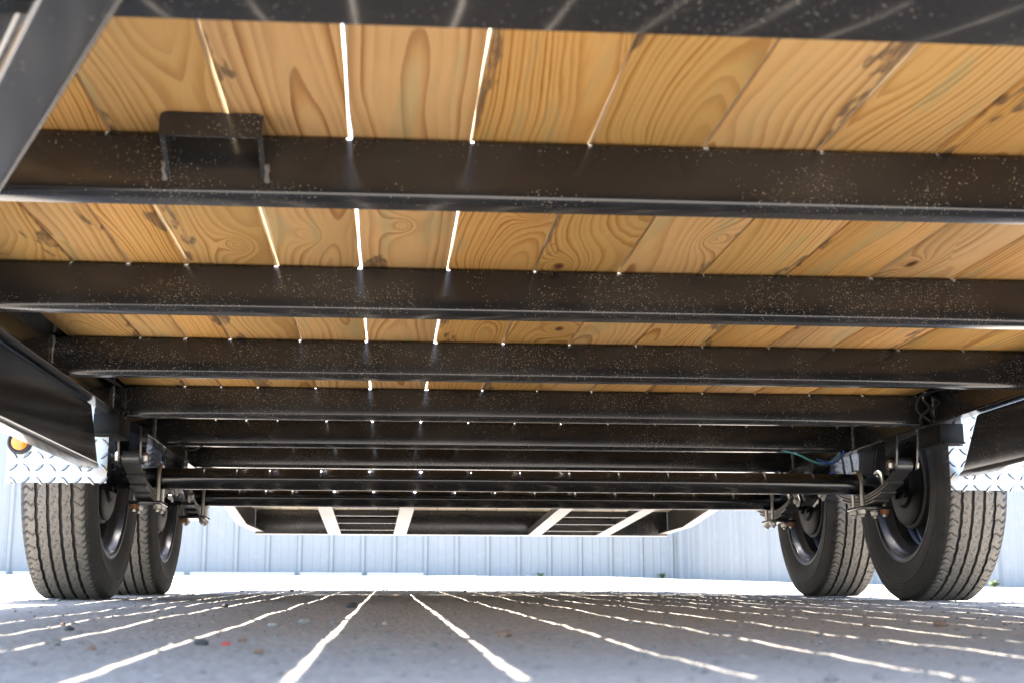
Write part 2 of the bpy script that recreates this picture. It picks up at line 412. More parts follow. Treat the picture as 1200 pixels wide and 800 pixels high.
# ------------------------------------------------------------------ the trailer
CX = 0.365                                   # centre line
ORG = Vector((CX, 4.2, 0.027))
def gz(y): return -HC + TILT*y                # the ground in trailer coordinates
TR = bpy.data.objects.new('flatbed_trailer', None); COL.objects.link(TR)
TR.location = tworld(ORG); TR.rotation_euler = (-TILT, 0, 0); TR.empty_display_size = 0.3
tag(TR, 'black tandem axle flatbed trailer with pine plank deck seen from underneath', 'trailer')
def mir(x): return 2*CX - x
DZ = 0.548                                    # underside of the boards
BEAM_Y = [1.4762+0.6096*j for j in range(6)]
RL, RR = -0.70, 2*CX+0.70                      # inner faces of the two rails
RAIL_END = 5.0

# deck boards
P_ = 0.1435; X0 = -0.0505
kk = [-4.35, -3.3, -2.65] + list(range(-2, 11))
gapw = {}
for k in kk: gapw[k] = random.uniform(0.0034, 0.0050)
gapw[0] = 0.0054; gapw[1] = 0.0058; gapw[-1] = 0.0052; gapw[2] = 0.0038; gapw[-2] = 0.0050; gapw[3] = 0.0038; gapw[-4.35] = gapw[10] = 0.0
jit = {k: random.uniform(-0.0022, 0.0022) for k in kk}
jit[0] = -0.003; jit[1] = 0; jit[10] = jit[-4.35] = 0; jit[2] = 0.0005
def plank_mesh(w, y0, y1, seed, zt=0.038):
    n = 120; rings = []
    def edge(sd, y): return mnoise.noise(Vector((seed*3.7+sd*9.1, y*2.6, 0)))*0.0022 + mnoise.noise(Vector((seed*1.7+sd*5.1, y*11.0, 4)))*0.0012
    for i in range(n+1):
        y = y0+(y1-y0)*i/n
        l = -w/2 + edge(0, y); r = w/2 + edge(1, y); c = 0.0028
        wl = max(0.0, mnoise.noise(Vector((seed*2.3, y*1.3, 9)))-0.25)*0.02      # wane on an arris
        rings.append([(l, y, c+wl*0.6), (l+c+wl, y, 0), (r-c, y, 0), (r, y, c), (r, y, zt-c), (r-c, y, zt), (l+c, y, zt), (l, y, zt-c)])
    return MB().sweep(rings)
for a, b in zip(kk[:-1], kk[1:]):
    xa = X0+a*P_+jit[a]+gapw[a]/2; xb = X0+b*P_+jit[b]-gapw[b]/2
    pm = plank_mesh(xb-xa, 0.76, RAIL_END-0.02, a+10.3)
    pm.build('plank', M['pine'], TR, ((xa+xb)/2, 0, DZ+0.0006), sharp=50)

# crossmembers
cp = cprof(0.081, 0.036, 0.005, 0.011)
cme = MB().prism(cp, RL+0.0005, RR-0.0005, lambda u, w, t: (t, u, w)).mesh('crossmember', M['paint'])
def weld(mb, p0, p1, r=0.0035, n=None, seed=1):
    rnd = random.Random(seed); p0, p1 = Vector(p0), Vector(p1); L = (p1-p0).length; n = n or int(L/0.006)
    pts = [p0+(p1-p0)*i/n + Vector([rnd.uniform(-1, 1)*r*0.35 for _ in range(3)]) for i in range(n+1)]
    mb.tube(pts, [r*rnd.uniform(0.6, 1.35) for _ in pts], 6)
    return mb
for j, y in enumerate(BEAM_Y):
    if y > RAIL_END-0.05: continue
    o = put('crossmember', cme, TR, (0, y, DZ-0.081))
    for sx, seed in ((RL+0.002, 1), (RR-0.002, 2)):
        w = MB(); weld(w, (sx, -0.002, 0.006), (sx, -0.002, 0.078), seed=j*2+seed)
        w.build('weld_bead', M['weld'], o)
# front header channel (deep)
MB().prism(cprof(0.127, 0.080, 0.006, 0.005), RL-0.02, RR+0.02, lambda u, w, t: (t, 0.823+u, w+DZ-0.127)).build('front_header', M['gloss'], TR)
# side rails: web with a flange turned inwards under the crossmember ends
def rail_prof(ft):
    p = [(0.006, 0.0), (0.040, 0.0), (0.0412, 0.0012), (0.0412, 0.0048), (0.040, 0.006)] + arc(0.010, 0.010, 0.004, 1.5*PI, PI, 3)
    p += [(0.006, 0.0885), (ft, 0.0885), (ft, 0.0945), (0.006, 0.0945), (0.006, 0.128), (0.0048, 0.13), (0.0012, 0.13), (0.0, 0.128)] + arc(0.006, 0.006, 0.006, PI, 1.5*PI, 3)[:-1]
    return p
for sd in (0, 1):
    xs = (lambda u: RL-0.006+u) if sd == 0 else (lambda u: RR+0.006-u)
    r = MB().prism(rail_prof(0.0335 if sd == 0 else 0.0505), 0.82, RAIL_END, lambda u, w, t: (xs(u), t, w+DZ-0.081-0.0065)).build('side_rail', M['paint'], TR)
# tongue: deep channel, spreads from the coupler and runs on under each rail
tp = cprof(0.139, 0.044, 0.006, 0.011)
path = [Vector((0.335, -0.35)), Vector((-0.690, 1.826)), Vector((-0.690, 3.165))]
def tongue(side):
    d0 = (path[1]-path[0]).normalized(); d1 = (path[2]-path[1]).normalized()
    n0 = Vector((-d0.y, d0.x)); n1 = Vector((-d1.y, d1.x))
    bis = (n0+n1).normalized(); k = 1/bis.dot(n0)
    rings = []
    for p, off, cut in ((path[0], n0, 0), (path[1], bis*k, 0), (path[2], n1, 1)):
        ring = []
        for u, w in tp:
            q = p + off*u
            if cut: q = q + d1*(-0.125 - u*0.6 + max(0.0, 0.032-w)*4.4)
            x = q.x if side == 0 else mir(q.x)
            ring.append((x, q.y, 0.321+w))
        rings.append(ring)
    return MB().sweep(rings).build('tongue_rail', M['paint_satin'], TR)
tongue(0); tongue(1)

# boxed bracket welded to the first crossmember
bk = MB()
bx0, bx1 = -0.266, -0.150
BY = BEAM_Y[0]
for xa, xb in ((bx0, bx0+0.006), (bx1-0.006, bx1)):           # two cheek plates
    bk.prism([(BY+0.0005, 0.5475), (BY-0.055, 0.5475), (BY-0.055, 0.521), (BY+0.0005, 0.488)], xa, xb, lambda u, w, t: (t, u, w))
pr_ = [(bx0, 0.520), (bx1, 0.520)] + arc(bx1-0.008, 0.5395, 0.008, 0, PI/2, 4) + arc(bx0+0.008, 0.5395, 0.008, PI/2, PI, 4)
bk.prism(pr_, BY-0.0612, BY-0.0548, lambda u, w, t: (u, t, w))     # front plate with rounded corners
br = bk.build('bracket', M['paint'], TR)
for xx, sd in ((bx0-0.001, 5), (bx1+0.001, 9)):
    w = MB(); weld(w, (xx, BY-0.022, 0.501), (xx, BY-0.002, 0.487), 0.003, seed=sd); weld(w, (xx, BY-0.003, 0.486), (xx, BY-0.003, 0.506), 0.0028, seed=sd+1)
    w.build('weld_bead', M['weld'], br).location = (0, 0, 0)

# ---------------- wheels
Y1, Y2 = 3.76, 4.66
TOFF = 1.224                                  # tyre centre from the centre line
RT = 0.345; FLAT = 0.336
def tyre_mesh():
    # (a, r, zone); zone: 0 side, 1 shoulder rib, 2 middle rib, 3 groove
    prof = []
    half = [(-0.074, .2155, 0), (-0.083, .219, 0), (-0.0865, .2255, 0), (-0.0850, .2305, 0), (-0.0895, .238, 0), (-0.0960, .252, 0), (-0.1000, .265, 0), (-0.1015, .275, 0), (-0.1010, .281, 0), (-0.1022, .2825, 0), (-0.1022, .287, 0), (-0.1005, .2885, 0), (-0.0990, .298, 0), (-0.0962, .307, 0), (-0.0972, .3085, 0), (-0.0950, .314, 0), (-0.0925, .322, 0), (-0.0895, .3295, 0), (-0.0850, .3353, 1), (-0.0805, .3388, 1)]
    prof += half
    gro = [-0.0475, -0.0165, 0.0165, 0.0475]; gw = 0.0046
    def crown(a): return 0.345 - 0.0045*(abs(a)/0.08)**2.4
    a = -0.0765
    edges = []
    xs = []
    cur = -0.0765
    for g in gro:
        lo, hi = g-gw, g+gw
        n = 5
        for i in range(n): 
            aa = cur+(lo-cur)*i/n; xs.append((aa, crown(aa), 1 if aa < -0.045 else 2))
        xs.append((lo, crown(lo), 4)); xs.append((lo+0.0012, crown(lo)-0.0075, 3)); xs.append((hi-0.0012, crown(hi)-0.0075, 3)); xs.append((hi, crown(hi), 4))
        cur = hi+0.003
    for i in range(6):
        aa = cur+(0.0765-cur)*i/5; xs.append((aa, crown(aa), 1))
    prof += xs
    prof += [(-a_, r_, z_) for a_, r_, z_ in reversed(half)]
    N = 640; n = len(prof); vs = []
    rnd = random.Random(3)
    for i in range(N):
        th = 2*PI*i/N; c, s_ = math.cos(th), math.sin(th)
        for k, (a, r, z) in enumerate(prof):
            sg = 1 if a > 0 else -1
            tri = abs(((i % 12)/12.0)*2-1)
            if z in (3, 4):
                a = a + (0.0024*(tri-0.5) if abs(a) > 0.035 else 0.0014*(tri-0.5))
            if z == 1 and abs(a) > 0.052:
                w_ = (0, 1, 2, 3, 2, 1, 0, 1, 2, 3, 2, 1)[k % 12]
                if (i + w_) % 12 == 0: r -= 0.0048
                elif abs(a) > 0.068 and (i + w_) % 12 in (5, 6): r -= 0.0028
            elif z == 2:
                if (i + 2*(k % 5)) % 12 == 0 and k % 5 in (0, 1, 4): r -= 0.004
            if z == 0 and abs(a) > 0.0975 and 0.280 < r < 0.2845: pass
            y = r*c; zz = r*s_
            if zz < -FLAT+0.0005:
                over = -FLAT - zz; zz = -FLAT; a += sg*over*0.5
            elif zz < -0.26 and z == 0:
                a += sg*0.006*((-zz-0.26)/0.08)
            vs.append((a, y, zz))
    fs = []
    for i in range(N):
        j = (i+1) % N
        for k in range(n-1): fs.append((i*n+k, i*n+k+1, j*n+k+1, j*n+k))
    return MB().add([(x*0.96, y, z) for x, y, z in vs], fs)
tyre_me = tyre_mesh().mesh('tyre', M['rubber'], 40)
# steel rim: inner flange towards -X of the wheel (inboard), disc outboard
rim_prof = [(-0.082, .206), (-0.086, .2045), (-0.0855, .199), (-0.078, .1935), (-0.062, .190), (-0.050, .186), (-0.042, .170), (-0.012, .168), (0.006, .182), (0.02, .187), (0.066, .190), (0.080, .1945), (0.0862, .200), (0.0862, .205), (0.083, .2055),
            (0.076, .193), (0.060, .1865), (0.02, .183), (0.008, .178), (-0.012, .164), (-0.042, .166), (-0.052, .181), (-0.066, .187), (-0.080, .191)]
rim_prof = [(a*0.97, r*1.105) for a, r in rim_prof]
rim = MB().lathe(rim_prof, 72, 'X', closed=True)
disc_prof = [(0.030, .1835), (0.040, .170), (0.046, .150), (0.048, .125), (0.036, .105), (0.030, .075), (0.030, .042), (0.034, .042), (0.034, .075), (0.040, .107), (0.052, .126), (0.050, .151), (0.044, .172), (0.034, .1835)]
rim.lathe([(a, r*1.10) for a, r in disc_prof], 60, 'X', closed=True)
rim_me = rim.mesh('rim', M['rim'], 40)
drum = MB().lathe([(-0.060, .030), (-0.060, .118), (-0.054, .128), (0.016, .128), (0.024, .120), (0.026, .05), (0.05, .04), (0.07, .036), (0.07, .0)], 48, 'X')
drum_me = drum.mesh('brake_drum', M['drum'], 35)
bp_ = MB().lathe([(-0.078, .0), (-0.078, .06), (-0.070, .070), (-0.068, .112), (-0.064, .120), (-0.060, .120), (-0.060, .0)], 48, 'X')
for k in range(4):
    a = PI/4+k*PI/2; bp_.hexbolt((-0.078, .045*math.cos(a), .045*math.sin(a)), .009, .008, (-1, 0, 0))
bp_me = bp_.mesh('backing_plate', M['dull'], 35)
nut_me = MB().hexbolt((0.034, 0, 0), .011, .018, (1, 0, 0)).mesh('lug_nut', M['zinc'])
for ya, zoff in ((Y1, 0), (Y2, 0)):
    for sd in (-1, 1):
        o = put('wheel', rim_me, TR, (CX+sd*TOFF, ya, gz(ya)+FLAT))
        o.rotation_euler = (random.uniform(0, 0.0), 0, 0) if sd > 0 else (0, 0, PI)
        t_ = put('tyre', tyre_me, o)
        put('brake_drum', drum_me, o); put('backing_plate', bp_me, o); 
        for k in range(5): put('lug_nut', nut_me, o, (0, .057*math.cos(k*2*PI/5), .057*math.sin(k*2*PI/5)))

# ---------------- axles, springs, hangers
SOFF = 1.045
for ya in (Y1, Y2):
    zc = gz(ya)+FLAT
    ax = MB().tube([(CX-1.145, ya, zc), (CX+1.145, ya, zc)], 0.0305, 28)
    ax.build('axle', M['paint_clean'], TR)
def leafline(y, ya, zl, L, rise): return zl + rise*((y-ya)/L)**2
def worn(o):                                   # bare steel on the cut edges of the leaves
    o.data.materials.append(M['spring_edge'])
    for p in o.data.polygons:
        if abs(p.normal.x) > 0.9: p.material_index = 1
def spring(sd, ya):
    xs = CX+sd*SOFF; zc = gz(ya)+FLAT; hw = 0.0222
    L = 0.27; rise = 0.052; zl = zc-0.0305-0.004-0.0036
    top = MB()
    n = 20
    def leaf(mb, half, zo, th=0.0068, eyes=False):
        rings = []
        for i in range(n+1):
            y = ya-half+2*half*i/n; z = leafline(y, ya, zl, L, rise)-zo
            sl = 2*rise*(y-ya)/L**2; nv = Vector((0, -sl, 1)).normalized()*th/2
            e = 0.0015
            rings.append([(xs-hw, y-nv.y, z-nv.z+e), (xs-hw+e, y-nv.y, z-nv.z), (xs+hw-e, y-nv.y, z-nv.z), (xs+hw, y-nv.y, z-nv.z+e),
                          (xs+hw, y+nv.y, z+nv.z-e), (xs+hw-e, y+nv.y, z+nv.z), (xs-hw+e, y+nv.y, z+nv.z), (xs-hw, y+nv.y, z+nv.z-e)])
        mb.sweep(rings)
    leaf(top, L, 0)
    for s2 in (-1, 1):                                         # rolled eyes
        yc = ya+s2*(L+0.002); zcn = leafline(ya+L, ya, zl, L, rise)+0.0155
        pr = [(-hw, .0185), (hw, .0185), (hw, .0115), (-hw, .0115)]
        top.lathe(pr, 20, 'X', (xs, yc, zcn), closed=True)
    o = top.build('leaf_spring', M['spring'], TR); worn(o)
    for i, half in enumerate((0.215, 0.160, 0.105)):
        mb = MB(); leaf(mb, half, 0.0082*(i+1), 0.0062); l = mb.build('leaf', M['spring'], o); l.location = (0, 0, 0); worn(l)
    # axle seat, tie plate, U bolts and nuts
    mb = MB(); mb.box(xs-0.026, xs+0.026, ya-0.035, ya+0.035, zc-0.0345, zc-0.024, 0.002); s_ = mb.build('axle_seat', M['paint_clean'], o)
    zp = zl-0.0082*3-0.0045
    mb = MB(); mb.box(xs-0.045, xs+0.045, ya-0.062, ya+0.062, zp-0.0095, zp, 0.002); mb.build('tie_plate', M['paint_clean'], o)
    for s2 in (-1, 1):
        xb = xs+s2*0.0325; rr = 0.0372
        pts = [(xb, ya-rr, zp-0.030), (xb, ya-rr, zc)] + [(xb, ya-rr*math.cos(a), zc+rr*math.sin(a)) for a in [PI*k/8 for k in range(1, 8)]] + [(xb, ya+rr, zc), (xb, ya+rr, zp-0.030)]
        ub = MB().tube(pts, 0.0058, 10).build('u_bolt', M['zinc'], o)
        for yy in (ya-rr, ya+rr):
            nb = MB(); nb.hexbolt((xb, yy, zp-0.0105), 0.0125, 0.013, (0, 0, -1))
            nb.lathe([(zp-0.0105, .006), (zp-0.0105, .0145), (zp-0.0125, .0145), (zp-0.0125, .006)], 14, 'Z', (xb, yy, 0))
            nb.build('nut', M['rust' if (s2*sd > 0 and yy < ya) else 'zinc'], o)
    return leafline(ya+L, ya, zl, L, rise)+0.0155
def hanger(sd, y, zb, rows=True):
    xs = CX+sd*SOFF; zt = DZ-0.0881
    h = MB()
    for s2 in (-1, 1):
        x0 = xs+s2*0.0262; x1 = xs+s2*0.0312
        prof = [(y-0.046, zt), (y-0.032, zb+0.004), (y-0.02, zb-0.016), (y+0.02, zb-0.016), (y+0.032, zb+0.004), (y+0.046, zt)]
        h.prism(prof, min(x0, x1), max(x0, x1), lambda u, w, t: (t, u, w))
    h.box(xs-0.0262, xs+0.0262, y+0.026, y+0.031, zb+0.02, zt)
    o = h.build('spring_hanger', M['paint_clean'], TR)
    b = MB(); cyl(b, (xs-0.036, y, zb), (xs+0.036, y, zb), 0.007)
    for s2 in (-1, 1): b.hexbolt((xs+s2*0.0315, y, zb), 0.0135, 0.012, (s2, 0, 0))
    b.build('hanger_bolt', M['zinc'], o)
    return o
for sd in (-1, 1):
    ze1 = spring(sd, Y1); ze2 = spring(sd, Y2)
    xs = CX+sd*SOFF
    hanger(sd, Y1-0.272, ze1); hanger(sd, Y2+0.272, ze2)
    ym = (Y1+Y2)/2; zm = 0.40
    hanger(sd, ym, zm)
    e = MB()                                                   # equaliser
    prof = [(ym-0.143, zm-0.052), (ym-0.13, zm-0.03), (ym-0.02, zm+0.02), (ym+0.02, zm+0.02), (ym+0.13, zm-0.03), (ym+0.143, zm-0.052), (ym+0.12, zm-0.066), (ym, zm-0.03), (ym-0.12, zm-0.066)]
    e.prism(prof, xs-0.02, xs+0.02, lambda u, w, t: (t, u, w))
    eq = e.build('equalizer', M['paint_clean'], TR)
    for yy, ze in ((Y1+0.272, ze1), (Y2-0.272, ze2)):
        ye = ym-0.13 if yy < ym else ym+0.13
        for s2 in (-1, 1):
            s_ = MB(); x0 = xs+s2*0.025; x1 = xs+s2*0.031
            a = Vector((ye, zm-0.05)); b_ = Vector((yy, ze)); d = (b_-a); 
            if d.length < 0.03: d = Vector((0.0, -0.03))
            d = d.normalized(); nn = Vector((-d.y, d.x))*0.016
            prof = [a-d*0.016-nn*0.5, a-d*0.012+nn*0.5-nn*1.5, b_+d*0.012-nn, b_+d*0.018, b_+d*0.012+nn, a-d*0.012+nn]
            s_.prism([tuple(p) for p in prof], min(x0, x1), max(x0, x1), lambda u, w, t: (t, u, w))
            s_.hexbolt((x1, ye, zm-0.05), 0.0115, 0.010, (s2, 0, 0)); s_.hexbolt((x1, yy, ze), 0.0115, 0.010, (s2, 0, 0))
            s_.build('shackle', M['zinc'], eq).location = (0, 0, 0)

# ---------------- fenders
FIN, FOUT, FY0, FY1 = 1.042, 1.274, 3.18, 5.24
def fender(sd):
    X = lambda o_: CX+sd*o_
    outline = [(FY0, 0.287), (FY0, 0.575), (FY0+0.17, 0.785), (FY1-0.17, 0.785), (FY1, 0.575), (FY1, 0.45)]
    t = 0.003
    inner = [(FY0+t, 0.287), (FY0+t, 0.574), (FY0+0.172, 0.782), (FY1-0.172, 0.782), (FY1-t, 0.574), (FY1-t, 0.45)]
    mb = MB()
    prof = outline + list(reversed(inner))
    a, b = sorted((X(1.080), X(FOUT)))
    mb.prism(prof, a, b, lambda u, w, q: (q, u, w))
    a, b = sorted((X(FIN), X(1.0805)))
    mb.box(a, b, FY0, FY0+t, 0.287, 0.398)
    # outer lip all round the arch
    a, b = sorted((X(FOUT), X(FOUT+0.004)))
    lip_o = outline; lip_i = [(FY0+0.045, 0.287), (FY0+0.045, 0.555), (FY0+0.195, 0.735), (FY1-0.195, 0.735), (FY1-0.045, 0.555), (FY1-0.045, 0.45)]
    mb.prism(lip_o + list(reversed(lip_i)), a, b, lambda u, w, q: (q, u, w))
    o = mb.build('fender', M['alu'], TR)
    # raised lugs of the tread plate on the front face
    lug = MB(); s = 0.0305; row = 0
    x = FIN+0.006
    i = 0
    while x < FOUT-0.004:
        z = 0.292; k = 0
        while z < 0.56:
            if not (x < 1.094 and z > 0.388):
                an = (PI/4 if (i+k) % 2 else -PI/4)+0.06
                L, W, H = 0.0140, 0.0034, 0.0032
                ca, sa = math.cos(an), math.sin(an)
                pts = [(-L, 0), (-L*0.45, -W), (L*0.45, -W), (L, 0), (L*0.45, W), (-L*0.45, W)]
                base = [(X(x+u*ca-w*sa), FY0-0.0003, z+u*sa+w*ca) for u, w in pts]
                top = [(X(x+0.62*u*ca-0.25*w*sa), FY0-H, z+0.62*u*sa+0.25*w*ca) for u, w in pts]
                lug.sweep([base, top])
            z += s; k += 1
        x += s; i += 1
    l = lug.build('tread_lugs', M['alu'], o, sharp=20); l.location = (0, 0, 0); tag(l, kind='stuff')
    # support block between rail and fender
    mb = MB(); a, b = sorted((X(1.016), X(1.078))); mb.box(a, b, 3.165, 3.30, 0.403, 0.4535, 0.002)
    mb.box(a+0.004, b-0.004, 3.15, 3.166, 0.401, 0.405)
    mb.build('fender_bracket', M['dull'], TR)
    # amber marker lamp in a rubber grommet
    lx = X(1.250); lz = 0.383
    g = MB().lathe([(FY0-0.001, .029), (FY0-0.008, .0285), (FY0-0.0095, .025), (FY0-0.007, .0205), (FY0-0.001, .020)], 32, 'Y', (lx, 0, lz))
    go = g.build('marker_lamp', M['grommet'], o); go.location = (0, 0, 0)
    ln = MB().lathe([(FY0-0.002, .0205), (FY0-0.008, .0195), (FY0-0.0115, .014), (FY0-0.013, .007), (FY0-0.0134, .0)], 32, 'Y', (lx, 0, lz))
    return o
lamps = []
for sd in (-1, 1):
    o = fender(sd)
    lx = CX+sd*1.250; lz = 0.383
    ln = MB().lathe([(FY0-0.002, .0205), (FY0-0.008, .0195), (FY0-0.0115, .014), (FY0-0.013, .007), (FY0-0.0134, .0)], 32, 'Y', (lx, 0, lz))
    ln.build('amber_lens', M['amber'], o).location = (0, 0, 0)

# ---------------- dovetail: sloping side rails, end beam, ramps under it
DE = 6.38; ZE = 0.338
def slope(y): return 0.458 + (ZE-0.458)*(y-RAIL_END)/(DE-RAIL_END)
for sd in (-1, 1):
    rings = []
    for y in (RAIL_END-0.05, DE-0.30, DE+0.012):
        z = slope(y) + (0.0 if y < DE-0.1 else 0.01)
        xo = 1.058 if y < DE-0.1 else 1.005
        ring = [(CX+sd*(xo+0.006-u), y, z+w) for u, w in cprof(0.127, 0.05, 0.006, 0.01)]
        rings.append(ring)
    MB().sweep(rings).build('dovetail_rail', M['ramp'], TR)
MB().prism(cprof(0.150, 0.045, 0.006, 0.01), CX-1.004, CX+1.004, lambda u, w, t: (t, DE+u, w+ZE)).build('rear_beam', M['paint'], TR)
for y in (5.30, 5.80):
    MB().prism(cprof(0.076, 0.036, 0.005, 0.01), CX-1.05, CX+1.05, lambda u, w, t: (t, y+u, w+slope(y)+0.04)).build('dovetail_crossmember', M['paint_clean'], TR)
for a, b in zip(kk[:-1], kk[1:]):
    xa = X0+a*P_+gapw[a]/2; xb = X0+b*P_+gapw[b]/2-0.004
    pr = [(-(xb-xa)/2, 0), ((xb-xa)/2, 0), ((xb-xa)/2, 0.038), (-(xb-xa)/2, 0.038)]
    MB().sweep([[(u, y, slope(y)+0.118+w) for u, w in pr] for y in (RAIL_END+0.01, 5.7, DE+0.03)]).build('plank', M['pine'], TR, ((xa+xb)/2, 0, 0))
def ramp(xa0, xa1, xb0, xb1):
    """ladder ramp: near pair of x at Y 3.45, far pair at the rear beam"""
    y0, y1 = 5.02, DE-0.004
    z = lambda y: slope(y)-0.001
    def rail(p, q, w):
        rings = []
        for y, x in ((y0, p), (y1, q)):
            rings.append([(x, y, z(y)), (x+w, y, z(y)), (x+w, y, z(y)+0.03), (x, y, z(y)+0.03)])
        return MB().sweep(rings)
    w = 0.062
    o = rail(xa0, xb0, w).build('loading_ramp', M['ramp'], TR)
    rail(xa1-w, xb1-w, w).build('ramp_rail', M['ramp'], o).location = (0, 0, 0)
    for k in range(6):
        y = y0+0.12+k*0.215; f_ = (y-y0)/(y1-y0)
        MB().box(xa0+(xb0-xa0)*f_+w, xa1+(xb1-xa1)*f_-w, y, y+0.028, z(y)-0.001, z(y)+0.020).build('rung', M['ramp'], o).location = (0, 0, 0)
ramp(-0.31, 0.125, -0.289, 0.086)
ramp(0.76, 1.20, 0.679, 1.075)

# ---------------- wiring
def wire(pts, r, mat, n=18):
    pts = [Vector(p) for p in pts]
    out = []
    m_ = len(pts)-1
    for i in range(m_):
        p0 = pts[max(i-1, 0)]; p1 = pts[i]; p2 = pts[i+1]; p3 = pts[min(i+2, m_)]
        for k in range(n//m_+1):
            t = k/(n//m_+1)
            out.append(0.5*((2*p1)+(-p0+p2)*t+(2*p0-5*p1+4*p2-p3)*t*t+(-p0+3*p1-3*p2+p3)*t**3))
    out.append(pts[-1])
    return MB().tube(out, r, 7).build('brake_wire', M[mat], TR)
YB = BEAM_Y[4]; YA = BEAM_Y[3]
wire([(1.20, YB-0.01, 0.470), (1.25, YB-0.02, 0.455), (1.28, YB-0.03, 0.438), (1.315, YB-0.03, 0.428), (1.35, YB-0.03, 0.436), (1.375, YB-0.03, 0.462)], 0.0032, 'wire_teal')
wire([(1.30, YB-0.035, 0.440), (1.34, YB-0.04, 0.428), (1.365, YB-0.04, 0.438), (1.385, YB-0.04, 0.465)], 0.003, 'wire_blue')
wire([(1.36, 4.5, 0.466), (1.35, 4.45, 0.44), (1.31, 4.3, 0.41), (1.29, 4.05, 0.375), (1.30, 3.74, 0.385)], 0.003, 'wire_blue')
wire([(1.41, YA-0.04, 0.545), (1.385, YA-0.04, 0.532), (1.397, YA-0.05, 0.507), (1.377, YA-0.04, 0.482), (1.385, YA-0.02, 0.462)], 0.004, 'wire_black')
wire([(1.418, YA-0.3, 0.538), (1.40, YA-0.1, 0.545), (1.378, YA-0.04, 0.537), (1.372, YA-0.03, 0.502), (1.402, YA-0.04, 0.472)], 0.0035, 'wire_black')
wire([(1.40, YA-0.03, 0.545), (1.42, YA-0.06, 0.52), (1.40, YA-0.05, 0.498), (1.415, YA-0.04, 0.475)], 0.003, 'wire_black')
wire([(-0.69, YA-0.6, 0.537), (-0.675, YA-0.3, 0.525), (-0.668, YA-0.06, 0.53), (-0.662, YA-0.03, 0.50), (-0.67, YA-0.02, 0.465)], 0.004, 'wire_black')
wire([(-0.655, YA-0.02, 0.535), (-0.648, YA-0.03, 0.507), (-0.668, YA-0.04, 0.49), (-0.65, YA-0.04, 0.47)], 0.0035, 'wire_black')
wire([(-0.62, YB-0.01, 0.470), (-0.60, YB-0.05, 0.452), (-0.575, YB-0.05, 0.448), (-0.55, YB-0.01, 0.470)], 0.003, 'wire_black')

# ------------------------------------------------------------------ sheet steel fence
FH = 1.85
def wpt(x, y): return Vector((x, y, 0))
cornr = wpt(2.86, 13.05); lstart = wpt(-12.0, 12.85); rend = wpt(6.6, 5.9)
def panel_mesh(n_r=3, pitch=0.308):
    prof = []
    for k in range(n_r):
        b = k*pitch
        prof += [(b, 0), (b+0.02, 0.0), (b+0.036, 0.024), (b+0.064, 0.024), (b+0.080, 0.0), (b+0.150, 0.0), (b+0.158, 0.004), (b+0.172, 0.004), (b+0.180, 0.0), (b+0.226, 0.0), (b+0.234, 0.004), (b+0.248, 0.004), (b+0.256, 0)]
    prof += [(n_r*pitch-0.001, 0)]
    vs = [(u, -w, 0) for u, w in prof]+[(u, -w, FH) for u, w in prof]+[(u, -w+0.0015, 0) for u, w in prof]+[(u, -w+0.0015, FH) for u, w in prof]
    n = len(prof); fs = []
    for i in range(n-1):
        fs += [(i, i+1, n+i+1, n+i), (2*n+i+1, 2*n+i, 3*n+i, 3*n+i+1), (n+i, n+i+1, 3*n+i+1, 3*n+i)]
    return MB().add(vs, fs).mesh('panel', M['fence'], 20)
pme = panel_mesh()
def fence(a, b, label, zb):
    root = bpy.data.objects.new('sheet_steel_fence', None); COL.objects.link(root)
    root.location = (a.x, a.y, zb(0)); d = (b-a); ang = math.atan2(d.y, d.x); root.rotation_euler = (0, 0, ang)
    tag(root, label, 'fence', 'sheet steel fence runs at the back')
    n = int(d.length/0.924)
    for i in range(n+1):
        o = bpy.data.objects.new('panel', pme); COL.objects.link(o); o.parent = root
        o.location = (i*0.924, (i % 2)*0.0016, zb((i+0.5)/n)-zb(0)-0.03 + random.uniform(-0.006, 0.006))
    L = (n+1)*0.924
    for z in (0.35, FH-0.2):
        MB().box(0, L, 0.006, 0.05, z, z+0.04).build('fence_rail', M['fence'], root)
    for i in range(n+2):
        MB().box(i*0.924-0.03, i*0.924+0.03, 0.052, 0.112, -0.3, FH-0.05).build('fence_post', M['fence'], root)
    return root
fence(lstart, cornr, 'pale blue ribbed steel fence run facing the camera, left of the corner', lambda f: 0.074)
fence(cornr+Vector((0.03, -0.02, 0)), rend, 'pale blue ribbed steel fence run angling nearer, right of the corner', lambda f: 0.052-0.050*min(1, f*1.5))
# pale concrete strip at the foot of the left run
for i, (xa, xb) in enumerate([(-6.2, -4.55), (-4.5, -3.62), (-3.56, -1.95), (-1.9, -0.9), (-0.85, -0.25), (-0.2, 0.35)]):
    y = 12.80 + (xa+12.0)*0.0134
    s = MB().box(xa, xb, y-0.06, y, -0.02, 0.036, 0.006).build('concrete_strip', M['kerb'], None, (0, 0, 0.070))
    s.rotation_euler = (0, 0, 0)
    tag(s, ['pale concrete strip at the fence foot, far left beyond the left tyres', 'pale concrete strip at the fence foot seen left of the left front tyre', 'pale concrete strip at the fence foot behind the left tyres', 'pale concrete strip at the fence foot just right of the left rear tyre', 'short pale concrete strip at the fence foot below the left ramp', 'shortest pale concrete strip, rightmost along the fence foot'][i], 'kerb', 'concrete strips along the fence foot')

